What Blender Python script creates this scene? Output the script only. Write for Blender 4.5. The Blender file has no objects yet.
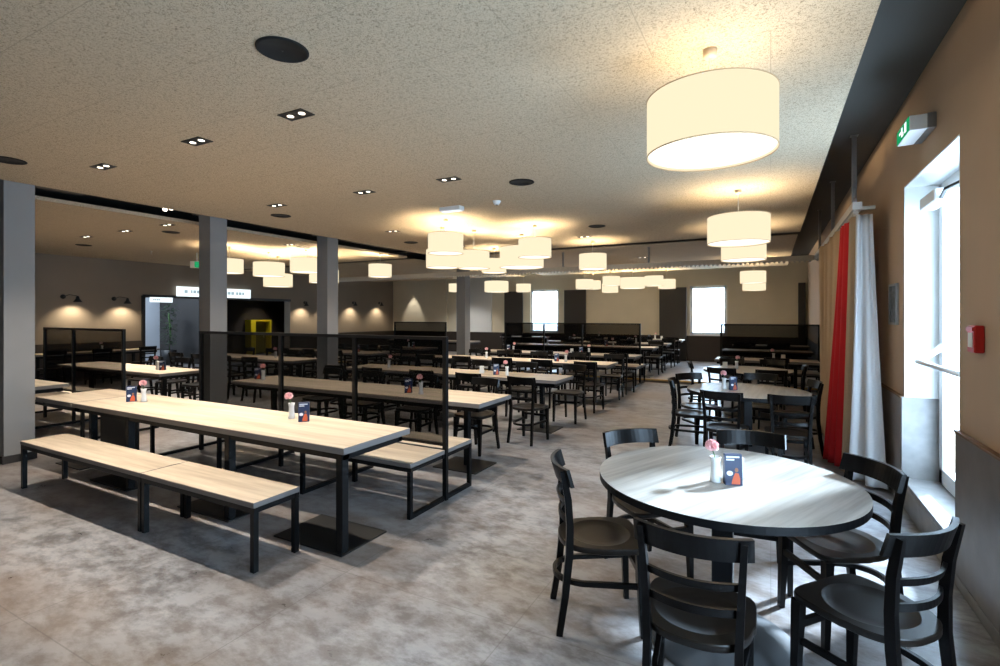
import bpy, bmesh, math, random
from mathutils import Vector, Matrix
rnd = random.Random(7)
sc = bpy.context.scene
COL = sc.collection
PI = math.pi

# ------------------------------------------------------------------ camera
F, HORIZON, EYE, YAW = 507.0, 315.5, 1.645, 28.1
cam = bpy.data.cameras.new('camera'); cam.sensor_width = 36.0; cam.lens = F * 36.0 / 1000.0
cam.shift_y = (HORIZON - 333.0) / 1000.0; cam.clip_end = 200
cam_ob = bpy.data.objects.new('camera', cam); COL.objects.link(cam_ob)
cam_ob.location = (0, 0, EYE); cam_ob.rotation_euler = (PI / 2, 0, math.radians(YAW))
sc.camera = cam_ob

# ------------------------------------------------------------------ light levels
SKY = 14.0; SUN = 19.0; DOWN = 82.0; BULB = 36.0; SHADE = 0.76; DIFFUSER = 1.2; WALLSPOT = 34.0
EXPOSURE = 0.52

# ------------------------------------------------------------------ materials
def lin(c):
    return tuple(((v / 255.0) / 12.92 if v / 255.0 <= 0.04045 else ((v / 255.0 + 0.055) / 1.055) ** 2.4) for v in c) + (1.0,)

def new_mat(name):
    m = bpy.data.materials.new(name); m.use_nodes = True
    nt = m.node_tree
    return m, nt, nt.nodes['Principled BSDF']

def plain(name, rgb, rough=0.6, metal=0.0, noise=0.0, nscale=8.0, bump=0.0, spec=0.5):
    m, nt, b = new_mat(name)
    b.inputs['Roughness'].default_value = rough; b.inputs['Metallic'].default_value = metal
    b.inputs['Specular IOR Level'].default_value = spec
    b.inputs['Base Color'].default_value = lin(rgb)
    if noise or bump:
        tc = nt.nodes.new('ShaderNodeTexCoord'); n = nt.nodes.new('ShaderNodeTexNoise')
        n.inputs['Scale'].default_value = nscale; n.inputs['Detail'].default_value = 5
        nt.links.new(tc.outputs['Object'], n.inputs['Vector'])
        if noise:
            r = nt.nodes.new('ShaderNodeValToRGB'); c = lin(rgb)
            r.color_ramp.elements[0].position = 0.3; r.color_ramp.elements[1].position = 0.7
            r.color_ramp.elements[0].color = tuple(v * (1 - noise) for v in c[:3]) + (1,)
            r.color_ramp.elements[1].color = tuple(min(1, v * (1 + noise)) for v in c[:3]) + (1,)
            nt.links.new(n.outputs['Fac'], r.inputs['Fac']); nt.links.new(r.outputs['Color'], b.inputs['Base Color'])
        if bump:
            bp = nt.nodes.new('ShaderNodeBump'); bp.inputs['Strength'].default_value = bump
            bp.inputs['Distance'].default_value = 0.01
            nt.links.new(n.outputs['Fac'], bp.inputs['Height']); nt.links.new(bp.outputs['Normal'], b.inputs['Normal'])
    return m

def glow(name, rgb, strength):
    m = bpy.data.materials.new(name); m.use_nodes = True; nt = m.node_tree
    nt.nodes.remove(nt.nodes['Principled BSDF'])
    e = nt.nodes.new('ShaderNodeEmission'); e.inputs['Color'].default_value = lin(rgb); e.inputs['Strength'].default_value = strength
    nt.links.new(e.outputs['Emission'], nt.nodes['Material Output'].inputs['Surface'])
    return m

def wood(name, light, dark, angle=0.0, rough=0.45, plank=0.12):
    m, nt, b = new_mat(name)
    b.inputs['Roughness'].default_value = rough
    tc = nt.nodes.new('ShaderNodeTexCoord'); mp = nt.nodes.new('ShaderNodeMapping')
    mp.inputs['Rotation'].default_value = (0, 0, -angle)
    nt.links.new(tc.outputs['Object'], mp.inputs['Vector'])
    st = nt.nodes.new('ShaderNodeMapping'); st.inputs['Scale'].default_value = (1.6, 26, 10)
    nt.links.new(mp.outputs['Vector'], st.inputs['Vector'])
    n = nt.nodes.new('ShaderNodeTexNoise'); n.inputs['Scale'].default_value = 1.0; n.inputs['Detail'].default_value = 7; n.inputs['Roughness'].default_value = 0.62
    nt.links.new(st.outputs['Vector'], n.inputs['Vector'])
    st2 = nt.nodes.new('ShaderNodeMapping'); st2.inputs['Scale'].default_value = (0.5, 6, 4)
    nt.links.new(mp.outputs['Vector'], st2.inputs['Vector'])
    n2 = nt.nodes.new('ShaderNodeTexNoise'); n2.inputs['Scale'].default_value = 1.3; n2.inputs['Detail'].default_value = 2
    nt.links.new(st2.outputs['Vector'], n2.inputs['Vector'])
    mx = nt.nodes.new('ShaderNodeMath'); mx.operation = 'MULTIPLY_ADD'; mx.inputs[1].default_value = 0.55
    nt.links.new(n.outputs['Fac'], mx.inputs[0])
    ml = nt.nodes.new('ShaderNodeMath'); ml.operation = 'MULTIPLY'; ml.inputs[1].default_value = 0.45
    nt.links.new(n2.outputs['Fac'], ml.inputs[0]); nt.links.new(ml.outputs[0], mx.inputs[2])
    r = nt.nodes.new('ShaderNodeValToRGB')
    r.color_ramp.elements[0].position = 0.36; r.color_ramp.elements[0].color = lin(dark)
    r.color_ramp.elements[1].position = 0.62; r.color_ramp.elements[1].color = lin(light)
    nt.links.new(mx.outputs[0], r.inputs['Fac']); nt.links.new(r.outputs['Color'], b.inputs['Base Color'])
    return m

def concrete_floor():
    m, nt, b = new_mat('grey_concrete_tile')
    tc = nt.nodes.new('ShaderNodeTexCoord')
    n1 = nt.nodes.new('ShaderNodeTexNoise'); n1.inputs['Scale'].default_value = 0.9; n1.inputs['Detail'].default_value = 8; n1.inputs['Roughness'].default_value = 0.65; n1.inputs['Distortion'].default_value = 0.25
    n2 = nt.nodes.new('ShaderNodeTexNoise'); n2.inputs['Scale'].default_value = 4.6; n2.inputs['Detail'].default_value = 13; n2.inputs['Roughness'].default_value = 0.70; n2.inputs['Distortion'].default_value = 0.12
    n3 = nt.nodes.new('ShaderNodeTexNoise'); n3.inputs['Scale'].default_value = 0.55; n3.inputs['Detail'].default_value = 4
    mpf = nt.nodes.new('ShaderNodeMapping'); mpf.inputs['Scale'].default_value = (1.0, 1.6, 1.0); mpf.inputs['Rotation'].default_value = (0, 0, .35)
    nt.links.new(tc.outputs['Object'], mpf.inputs['Vector'])
    for n in (n1, n2, n3): nt.links.new(mpf.outputs['Vector'], n.inputs['Vector'])
    r1 = nt.nodes.new('ShaderNodeValToRGB'); e = r1.color_ramp.elements
    e[0].position = 0.33; e[0].color = lin((88, 87, 89)); e[1].position = 0.68; e[1].color = lin((166, 167, 170))
    nt.links.new(n1.outputs['Fac'], r1.inputs['Fac'])
    r2 = nt.nodes.new('ShaderNodeValToRGB'); e = r2.color_ramp.elements
    e[0].position = 0.40; e[0].color = lin((70, 65, 66)); e[1].position = 0.58; e[1].color = lin((172, 174, 179))
    nt.links.new(n2.outputs['Fac'], r2.inputs['Fac'])
    mx = nt.nodes.new('ShaderNodeMix'); mx.data_type = 'RGBA'; mx.inputs[0].default_value = 0.5
    nt.links.new(r1.outputs['Color'], mx.inputs[6]); nt.links.new(r2.outputs['Color'], mx.inputs[7])
    # brownish cast in patches of the slab
    r3 = nt.nodes.new('ShaderNodeValToRGB'); e = r3.color_ramp.elements
    e[0].position = 0.42; e[0].color = (0, 0, 0, 1); e[1].position = 0.66; e[1].color = (0.5, 0.5, 0.5, 1)
    nt.links.new(n3.outputs['Fac'], r3.inputs['Fac'])
    mb = nt.nodes.new('ShaderNodeMix'); mb.data_type = 'RGBA'; mb.inputs[7].default_value = lin((140, 118, 98))
    nt.links.new(r3.outputs['Color'], mb.inputs[0]); nt.links.new(mx.outputs[2], mb.inputs[6])
    # tile joints
    br = nt.nodes.new('ShaderNodeTexBrick'); br.offset = 0.0
    br.inputs['Scale'].default_value = 1.0; br.inputs['Brick Width'].default_value = 1.2; br.inputs['Row Height'].default_value = 1.2
    br.inputs['Mortar Size'].default_value = 0.0035
    nt.links.new(tc.outputs['Object'], br.inputs['Vector'])
    mj = nt.nodes.new('ShaderNodeMix'); mj.data_type = 'RGBA'; mj.inputs[7].default_value = lin((78, 74, 71))
    jf = nt.nodes.new('ShaderNodeMath'); jf.operation = 'MULTIPLY'; jf.inputs[1].default_value = 0.35
    nt.links.new(br.outputs['Fac'], jf.inputs[0]); nt.links.new(jf.outputs[0], mj.inputs[0]); nt.links.new(mb.outputs[2], mj.inputs[6])
    nt.links.new(mj.outputs[2], b.inputs['Base Color'])
    rr = nt.nodes.new('ShaderNodeMapRange'); rr.inputs[3].default_value = 0.20; rr.inputs[4].default_value = 0.42
    nt.links.new(n2.outputs['Fac'], rr.inputs[0]); nt.links.new(rr.outputs[0], b.inputs['Roughness'])
    bp = nt.nodes.new('ShaderNodeBump'); bp.inputs['Strength'].default_value = 0.08; bp.inputs['Distance'].default_value = 0.01
    nt.links.new(n2.outputs['Fac'], bp.inputs['Height']); nt.links.new(bp.outputs['Normal'], b.inputs['Normal'])
    return m

def acoustic(name, base, fleck):
    """wood-wool ceiling board: pale fibres with small dark gaps"""
    m, nt, b = new_mat(name); b.inputs['Roughness'].default_value = 0.95; b.inputs['Specular IOR Level'].default_value = 0.1
    tc = nt.nodes.new('ShaderNodeTexCoord')
    n = nt.nodes.new('ShaderNodeTexNoise'); n.inputs['Scale'].default_value = 85; n.inputs['Detail'].default_value = 4; n.inputs['Roughness'].default_value = 0.6; n.inputs['Distortion'].default_value = 1.5
    nt.links.new(tc.outputs['Object'], n.inputs['Vector'])
    r = nt.nodes.new('ShaderNodeValToRGB'); e = r.color_ramp.elements
    e[0].position = 0.36; e[0].color = lin(fleck); e[1].position = 0.50; e[1].color = lin(base)
    nt.links.new(n.outputs['Fac'], r.inputs['Fac'])
    br = nt.nodes.new('ShaderNodeTexBrick'); br.inputs['Scale'].default_value = 1.0; br.inputs['Brick Width'].default_value = 1.2; br.inputs['Row Height'].default_value = 0.6; br.inputs['Mortar Size'].default_value = 0.002
    nt.links.new(tc.outputs['Object'], br.inputs['Vector'])
    mj = nt.nodes.new('ShaderNodeMix'); mj.data_type = 'RGBA'; mj.inputs[7].default_value = lin(tuple(int(v * 0.82) for v in base))
    nt.links.new(br.outputs['Fac'], mj.inputs[0]); nt.links.new(r.outputs['Color'], mj.inputs[6])
    nt.links.new(mj.outputs[2], b.inputs['Base Color'])
    bp = nt.nodes.new('ShaderNodeBump'); bp.inputs['Strength'].default_value = 0.5; bp.inputs['Distance'].default_value = 0.006
    nt.links.new(n.outputs['Fac'], bp.inputs['Height']); nt.links.new(bp.outputs['Normal'], b.inputs['Normal'])
    return m

def see_through(name, rgb, clear, rough=0.5, gloss=False):
    m = bpy.data.materials.new(name); m.use_nodes = True; nt = m.node_tree
    nt.nodes.remove(nt.nodes['Principled BSDF'])
    t = nt.nodes.new('ShaderNodeBsdfTransparent')
    d = nt.nodes.new('ShaderNodeBsdfGlossy' if gloss else 'ShaderNodeBsdfDiffuse')
    d.inputs['Color'].default_value = lin(rgb)
    if gloss: d.inputs['Roughness'].default_value = 0.02
    mx = nt.nodes.new('ShaderNodeMixShader'); mx.inputs[0].default_value = 1 - clear
    nt.links.new(t.outputs[0], mx.inputs[1]); nt.links.new(d.outputs[0], mx.inputs[2])
    nt.links.new(mx.outputs[0], nt.nodes['Material Output'].inputs['Surface'])
    return m

M = {}
M['floor'] = concrete_floor()
M['ceil'] = acoustic('wood_wool_board', (196, 180, 156), (136, 122, 102))
M['dark_ceil'] = plain('dark_grey_plaster', (86, 84, 80), 0.9)
M['slot'] = plain('black_slot_paint', (16, 16, 17), 0.9)
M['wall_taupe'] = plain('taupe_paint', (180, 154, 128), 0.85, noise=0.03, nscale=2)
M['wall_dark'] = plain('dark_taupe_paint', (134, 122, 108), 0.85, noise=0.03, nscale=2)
M['wall_cream'] = plain('cream_paint', (216, 206, 184), 0.85, noise=0.03, nscale=2)
M['wall_daylit'] = plain('daylit_wall_tone', (205, 206, 205), 0.85)  # daylight on the wall behind the fourth column, put into the colour
M['reveal'] = plain('white_reveal_paint', (226, 228, 226), 0.8)
M['wainscot'] = plain('grey_brown_wainscot', (110, 101, 94), 0.38, noise=0.22, nscale=5)
M['stone'] = plain('grey_stone', (128, 126, 124), 0.5, noise=0.15, nscale=9)
M['brown_trim'] = plain('brown_wood_edge', (120, 88, 60), 0.6)
M['column'] = plain('grey_column_paint', (132, 133, 135), 0.75, noise=0.03, nscale=3)
M['base'] = plain('dark_baseboard', (48, 44, 42), 0.6)
M['oak'] = wood('light_oak', (208, 194, 174), (170, 154, 134))
M['oak_edge'] = plain('grey_board_edge', (112, 108, 106), 0.5)
M['oak_grey'] = wood('greyed_oak', (184, 180, 173), (136, 131, 124), math.radians(65), rough=0.33)
M['steel'] = plain('charcoal_steel', (7, 8, 10), 0.42, spec=0.22)
M['plate'] = plain('black_steel_plate', (17, 17, 18), 0.35)
M['chair'] = plain('black_brown_beech', (6, 5, 5), 0.32, noise=0.12, nscale=30, spec=0.24)
M['chair_seat'] = plain('seat_brown_reflection', (22, 17, 13), 0.33, noise=0.12, nscale=20, spec=0.3)  # browner than the frame: reflected light put into the seat colour
M['mesh'] = see_through('dark_woven_mesh', (8, 8, 7), 0.42)
M['glass'] = see_through('window_glass', (255, 255, 255), 0.93, gloss=True)
M['white'] = plain('white_plastic', (232, 234, 234), 0.4)
M['frame_white'] = plain('white_window_frame', (236, 238, 240), 0.35)
M['black'] = plain('black_metal', (14, 14, 15), 0.5)
M['speaker'] = plain('black_speaker_mesh', (9, 9, 9), 0.85)
M['chrome'] = plain('satin_metal', (196, 192, 184), 0.35, metal=0.9)
M['galv'] = plain('galvanised_metal', (150, 150, 150), 0.5, metal=0.55)
M['rail'] = plain('pale_rail_metal', (190, 186, 178), 0.45, metal=0.25)
M['shade'] = glow('lit_cream_shade', (255, 237, 200), SHADE)
M['shade_trim'] = plain('shade_piping', (190, 160, 120), 0.8)
M['diffuser'] = glow('lit_diffuser', (255, 246, 228), DIFFUSER)
M['lens'] = glow('lit_lens', (255, 244, 225), 4.0)
M['porcelain'] = plain('white_porcelain', (226, 228, 228), 0.25)
M['pink'] = plain('pink_petals', (252, 206, 206), 0.7)
M['stem'] = plain('green_stem', (70, 105, 55), 0.7)
M['card_blue'] = plain('dark_blue_card', (28, 46, 80), 0.4)
M['card_white'] = plain('white_print', (228, 230, 236), 0.5)
M['card_orange'] = plain('orange_print', (206, 92, 52), 0.5)
M['card_skin'] = plain('tan_print', (150, 98, 70), 0.5)
M['red_cloth'] = plain('red_curtain_cloth', (196, 20, 30), 0.8)
M['beige_cloth'] = plain('beige_curtain_cloth', (188, 164, 136), 0.85)
M['white_cloth'] = plain('white_curtain_cloth', (214, 214, 216), 0.85)
M['red'] = plain('red_plastic', (190, 26, 22), 0.35)
M['green'] = glow('lit_green_sign', (28, 150, 92), 0.8)
M['sign_white'] = glow('lit_white_sign', (232, 246, 250), 1.1)
M['sign_ink'] = glow('pale_grey_sign_lettering', (158, 182, 190), 0.75)
M['panel_dark'] = plain('dark_grey_panel', (50, 47, 45), 0.6)
M['panel_brown'] = plain('dark_brown_panel', (46, 38, 33), 0.6)
M['yellow'] = plain('yellow_paint', (226, 202, 30), 0.5)
M['olive'] = plain('olive_paint', (120, 110, 30), 0.6)
M['leaf'] = plain('dark_green_leaf', (38, 66, 34), 0.55)
M['pot'] = plain('dark_pot', (30, 30, 32), 0.5)
M['rose'] = plain('cream_metal', (214, 190, 156), 0.45)
M['paper'] = plain('white_paper', (226, 226, 220), 0.7)
M['picture'] = plain('grey_notice_print', (96, 102, 108), 0.5, noise=0.5, nscale=26)
M['nosing'] = plain('pale_wood_nosing', (216, 178, 110), 0.5)
M['corridor'] = plain('pale_blue_wall', (190, 197, 206), 0.6)
M['bulb'] = glow('lit_bulb', (255, 226, 180), 6.0)

# ------------------------------------------------------------------ mesh helpers
class MB:
    def __init__(s): s.bm = bmesh.new(); s.smooth = False
    def box(s, x0, x1, y0, y1, z0, z1, bevel=0.0, mat=0):
        r = bmesh.ops.create_cube(s.bm, size=1.0)
        vs = r['verts']
        for v in vs:
            v.co = Vector((x0 + (v.co.x + .5) * (x1 - x0), y0 + (v.co.y + .5) * (y1 - y0), z0 + (v.co.z + .5) * (z1 - z0)))
        fs = set(f for v in vs for f in v.link_faces)
        for f in fs: f.material_index = mat
        if bevel:
            es = list(set(e for v in vs for e in v.link_edges))
            bmesh.ops.bevel(s.bm, geom=es, offset=bevel, segments=1, affect='EDGES', profile=0.5)
        return s
    def grid_faces(s, rings, close_u=True, cap0=False, cap1=False, mat=0, smooth=True):
        """rings: list of equal length lists of points"""
        V = [[s.bm.verts.new(p) for p in r] for r in rings]
        n = len(V[0])
        for a, b in zip(V, V[1:]):
            for i in range(n if close_u else n - 1):
                j = (i + 1) % n
                f = s.bm.faces.new((a[i], a[j], b[j], b[i])); f.material_index = mat; f.smooth = smooth
        if cap0: f = s.bm.faces.new(V[0][::-1]); f.material_index = mat
        if cap1: f = s.bm.faces.new(V[-1]); f.material_index = mat
        return s
    def lathe(s, prof, n=32, c=(0, 0, 0), cap0=False, cap1=False, mat=0, axis='Z'):
        rings = []
        for r, z in prof:
            ring = []
            for i in range(n):
                a = 2 * PI * i / n
                p = (r * math.cos(a), r * math.sin(a), z)
                if axis == 'X': p = (p[2], p[0], p[1])
                if axis == 'Y': p = (p[0], p[2], p[1])
                ring.append((c[0] + p[0], c[1] + p[1], c[2] + p[2]))
            rings.append(ring)
        return s.grid_faces(rings, True, cap0, cap1, mat)
    def sweep(s, path, w, h, up=(0, 0, 1), mat=0, n=4, taper=None, closed_caps=True):
        """rectangular (n=4) or round bar along a path; w across, h along up"""
        up = Vector(up); P = [Vector(p) for p in path]; rings = []
        for i, p in enumerate(P):
            t = (P[min(i + 1, len(P) - 1)] - P[max(i - 1, 0)]).normalized()
            side = t.cross(up)
            if side.length < 1e-4: side = Vector((1, 0, 0))
            side.normalize(); u2 = side.cross(t).normalized()
            k = taper[i] if taper else 1.0
            if n == 4: offs = [(-1, -1), (1, -1), (1, 1), (-1, 1)]
            else: offs = [(math.cos(2 * PI * q / n), math.sin(2 * PI * q / n)) for q in range(n)]
            rings.append([p + side * (a * w * k / 2) + u2 * (b * h * k / 2) for a, b in offs])
        return s.grid_faces(rings, True, closed_caps, closed_caps, mat, smooth=(n != 4))
    def prism(s, pts, z0, z1, mat=0, side_mat=None):
        lo = [s.bm.verts.new((x, y, z0)) for x, y in pts]; hi = [s.bm.verts.new((x, y, z1)) for x, y in pts]
        f = s.bm.faces.new(hi); f.material_index = mat
        f = s.bm.faces.new(lo[::-1]); f.material_index = mat if side_mat is None else side_mat
        for i in range(len(pts)):
            j = (i + 1) % len(pts)
            f = s.bm.faces.new((lo[i], lo[j], hi[j], hi[i])); f.material_index = mat if side_mat is None else side_mat
        return s
    def build(s, name, mats, parent=None, loc=None):
        me = bpy.data.meshes.new(name)
        bmesh.ops.recalc_face_normals(s.bm, faces=s.bm.faces[:])
        s.bm.to_mesh(me); s.bm.free()
        for m in (mats if isinstance(mats, (list, tuple)) else [mats]): me.materials.append(M[m])
        o = bpy.data.objects.new(name, me); COL.objects.link(o)
        if parent: o.parent = parent
        if loc: o.location = loc
        return o

def tag(o, label, cat, group=None, kind=None):
    o['label'] = label; o['category'] = cat
    if group: o['group'] = group
    if kind: o['kind'] = kind
    return o

def thing(name, label, cat, loc=(0, 0, 0), rz=0.0, group=None):
    o = bpy.data.objects.new(name, None); COL.objects.link(o); o.empty_display_size = 0.05
    o.location = loc; o.rotation_euler = (0, 0, rz)
    return tag(o, label, cat, group)

def struct(o, label=None):
    o['kind'] = 'structure'
    if label: o['label'] = label
    return o

def kids(o): return [c for c in bpy.data.objects if c.parent == o]
KIDS = {}
def dup(src, label, loc, rz=0.0, group=None):
    def cp(o, par):
        c = o.copy(); COL.objects.link(c)
        if par: c.parent = par
        for k in KIDS[o.name]: cp(k, c)
        return c
    def fill(o):
        if o.name not in KIDS:
            KIDS[o.name] = kids(o)
            for k in KIDS[o.name]: fill(k)
    fill(src)
    r = cp(src, None); r.location = loc; r.rotation_euler = (0, 0, rz); r['label'] = label
    if group: r['group'] = group
    return r

class Proto:
    """first placement uses the built thing itself, later ones are copies"""
    def __init__(s, maker): s.maker = maker; s.src = None
    def put(s, label, loc, rz=0.0, group=None):
        if s.src is None:
            s.src = s.maker(); o = s.src
            o.location = loc; o.rotation_euler = (0, 0, rz); o['label'] = label
            if group: o['group'] = group
            return o
        return dup(s.src, label, loc, rz, group)

ORD = ['first', 'second', 'third', 'fourth', 'fifth', 'sixth', 'seventh', 'eighth']

# ================================================================== SETTING
XL, XR, YF, YB = -15.4, 1.02, -3.0, 18.5
CZ, ROOF, STEP_Y, PLAT = 3.133, 3.5, 12.8, 0.08
struct(MB().box(XL - 4.2, XR + 0.5, YF - .2, YB + .2, -0.12, 0).build('floor', 'floor'), 'grey concrete look tiled floor')
struct(MB().box(XL, XR, STEP_Y, YB, 0.0, PLAT).build('floor_raised', 'floor'), 'raised floor area at the back')
struct(MB().box(XL, XR, STEP_Y - 0.05, STEP_Y, PLAT - .035, PLAT + .004).build('trim_1', 'nosing'), 'pale wood nosing of the step')
# ceiling: roof slab plus hung wood-wool fields
struct(MB().box(XL - 4.2, XR + 0.4, YF - .2, YB + .2, ROOF, ROOF + .1).build('ceiling_slab', 'dark_ceil'), 'dark grey upper ceiling')
def field(name, x0, x1, y0, y1):
    o = MB().box(x0, x1, y0, y1, CZ, CZ + (.05 if y0 < 5 else .012)).build(name, 'ceil'); return struct(o, 'pale wood-wool acoustic ceiling field')
field('ceiling', -7.42, 0.46, YF, 10.46)
field('ceiling', -7.42, 0.44, 10.80, 17.3)
field('ceiling', XL, -8.3, YF, 10.43)
field('ceiling', XL, -8.3, 10.75, 17.3)
for (x0, x1, y0, y1) in [(-8.3, -7.42, YF, 17.3), (-7.42, 0.44, 10.46, 10.80), (XL, -8.3, 10.43, 10.75)]:
    struct(MB().box(x0, x1, y0, y1, CZ + .16, CZ + .2).build('ceiling_slot', 'slot'), 'black recess between ceiling fields')
# pale crosspieces in the slot
for y0, y1 in ((2.3, 3.2), (4.62, 5.05), (6.92, 7.35)):
    struct(MB().box(-7.80, -7.42, y0, y1, CZ + .05, CZ + .09).build('ceiling_bridge', 'dark_ceil'), 'board bridging the ceiling recess')

# right wall with the exit door and an added unseen window, a guessed daylight source (both cut through)
TH = 0.34
DY0, DY1, DZ0, DZ1 = 4.06, 5.53, 0.23, 2.76
WY0, WY1 = 0.55, 2.30
mb = MB()
for y0, y1, z0, z1 in [(YF, WY0, 0, ROOF), (WY0, WY1, 0, DZ0), (WY0, WY1, DZ1, ROOF), (WY1, DY0, 0, ROOF), (DY0, DY1, 0, DZ0), (DY0, DY1, DZ1, ROOF), (DY1, YB, 0, ROOF)]:
    mb.box(XR, XR + TH, y0, y1, z0, z1)
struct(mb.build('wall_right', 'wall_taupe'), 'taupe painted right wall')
for a, b in ((DY0, DY1), (WY0, WY1)):
    mb = MB()
    mb.box(XR + .001, XR + TH - .08, b - .012, b + .001, 0.94, DZ1); mb.box(XR + .001, XR + TH - .08, a - .001, a + .012, 0.94, DZ1)
    mb.box(XR + .001, XR + TH - .08, a, b, DZ1 - .012, DZ1 + .001)
    struct(mb.build('trim_reveal', 'reveal'), 'white painted reveal around the opening')
    mb = MB(); mb.box(XR - .018, XR + TH - .08, b - .016, b + .001, 0, 0.94); mb.box(XR - .018, XR + TH - .08, a - .001, a + .016, DZ0, 0.94)
    struct(mb.build('trim_reveal_base', 'stone'), 'grey stone lower reveal')
    struct(MB().box(XR - .02, XR + TH, a + .016, b - .016, DZ0 - .03, DZ0 + .012, bevel=.004).build('trim_sill', 'stone'), 'low grey stone sill')
# wainscot
for a, b in ((YF, WY0), (WY1, DY0), (DY1, YB)):
    struct(MB().box(XR - .022, XR, a, b, 0.07, 0.93).build('wall_right_wainscot', 'wainscot'), 'grey brown wainscot on the right wall')
    struct(MB().box(XR - .03, XR, a, b, 0.93, 0.945).build('trim_2', 'brown_trim'), 'brown edge strip on the wainscot')
    struct(MB().box(XR - .026, XR, a, b, 0, 0.07).build('baseboard_right', 'stone'), 'grey base strip')
for a, b in ((WY0, WY1), (DY0, DY1)):
    struct(MB().box(XR - .02, XR, a, b, 0, DZ0 - .03).build('trim_riser', 'stone'), 'grey panel below the sill')

# glazed exit door in the recess
def glazed(name, a, b, label):
    X0 = XR + TH - .10
    r = bpy.data.objects.new(name, None); COL.objects.link(r); r['kind'] = 'structure'; r['label'] = label
    mb = MB()
    mb.box(X0, X0 + .08, a, a + .06, DZ0 + .012, DZ1); mb.box(X0, X0 + .08, b - .06, b, DZ0 + .012, DZ1)
    mb.box(X0, X0 + .08, a, b, DZ1 - .06, DZ1)
    mb.build('frame', 'frame_white', r)
    mb = MB(); c, d = a + .065, b - .065
    mb.box(X0 - .02, X0 + .05, c, c + .1, DZ0 + .02, DZ1 - .065, .006); mb.box(X0 - .02, X0 + .05, d - .1, d, DZ0 + .02, DZ1 - .065, .006)
    mb.box(X0 - .02, X0 + .05, c, d, DZ1 - .165, DZ1 - .065, .006); mb.box(X0 - .02, X0 + .05, c, d, DZ0 + .02, DZ0 + .15, .006)
    mb.build('sash', 'frame_white', r)
    MB().box(X0 + .01, X0 + .02, c + .1, d - .1, DZ0 + .15, DZ1 - .165).build('pane', 'glass', r)
    return r
glazed('door_1', DY0, DY1, 'white framed glazed exit door in the right wall')
glazed('window_1', WY0, WY1, 'added white framed window in the right wall, out of view')
# push bar and closer
pb = thing('push_bar', 'white horizontal push bar across the glazed exit door', 'door bar', (1.06, 5.26, 1.27))
MB().sweep([(0, 0, 0), (0, -1.10, 0)], .038, .038, n=12).build('bar', 'white', pb)
for yy in (-.02, -1.08):
    MB().sweep([(0, yy, 0), (.10, yy + .04, .07), (.175, yy + .06, .13)], .035, .03, taper=[.8, 1, 1.5]).build('bracket', 'white', pb)
dc = thing('door_closer', 'white door closer box at the top of the exit door', 'door closer', (1.14, 5.14, 2.56))
MB().box(-.05, .06, -.22, .22, -.05, .05, .01).build('body', 'white', dc)
MB().sweep([(0, -.15, -.03), (-.05, -.5, -.02), (.06, -.72, .02)], .02, .02).build('arm', 'black', dc)

# back wall with two windows
def hole_wall(name, mat, x0, x1, holes, z_top):
    mb = MB(); xs = x0
    for (a, b, z0, z1) in holes:
        mb.box(xs, a, YB, YB + .3, 0, z_top); mb.box(a, b, YB, YB + .3, 0, z0); mb.box(a, b, YB, YB + .3, z1, z_top); xs = b
    mb.box(xs, x1, YB, YB + .3, 0, z_top)
    return struct(mb.build(name, mat))
holes = [(-8.50, -7.28, 0.96, 2.68), (-2.46, -1.28, 0.98, 2.66)]
hole_wall('wall_back', 'wall_cream', XL - .3, XR + TH, holes, ROOF)['label'] = 'cream painted back wall'
for i, (a, b, z0, z1) in enumerate(holes):
    r = bpy.data.objects.new('window_%d' % (i + 2), None); COL.objects.link(r); r['kind'] = 'structure'; r['label'] = 'bright white framed window in the back wall'
    mb = MB()
    for q in ((a, a + .09, z0, z1), (b - .09, b, z0, z1), (a, b, z1 - .09, z1), (a, b, z0, z0 + .09)): mb.box(q[0], q[1], YB + .05, YB + .12, q[2], q[3])
    mb.box(a, b, YB - .015, YB + .12, z0 - .03, z0 + .01)
    mb.build('frame', 'frame_white', r)
    MB().box(a + .09, b - .09, YB + .08, YB + .09, z0 + .09, z1 - .09).build('pane', 'glass', r)
for a, b in ((XL, XR),):
    struct(MB().box(a, b, YB - .03, YB, PLAT, 0.95).build('wall_back_wainscot', 'panel_brown'), 'dark wainscot on the back wall')
struct(MB().box(XL, -12.45, YB - .16, YB, 0.95, ROOF).build('wall_back_pale', 'wall_cream'), 'lit cream wall section at the far left')
struct(MB().box(-12.0, -10.25, YB - .06, YB, 0.95, ROOF).build('wall_back_daylit', 'wall_daylit'), 'wall section behind the fourth column, daylight put into its pale colour')
def dark_panel(x0, x1, z1, label):
    o = MB().box(x0, x1, YB - .12, YB - .031, PLAT, z1, bevel=.008).build('wall_panel', 'panel_dark'); return tag(o, label, 'panel', 'dark wall panels on the back wall')
dark_panel(-9.62, -8.80, 2.62, 'tall dark panel left of the left back window')
dark_panel(-7.02, -6.16, 2.62, 'tall dark panel just right of the left back window')
dark_panel(-3.46, -2.56, 2.62, 'tall dark panel left of the right back window')
dark_panel(0.76, 0.96, 2.67, 'narrow black panel in the far right corner')

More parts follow.
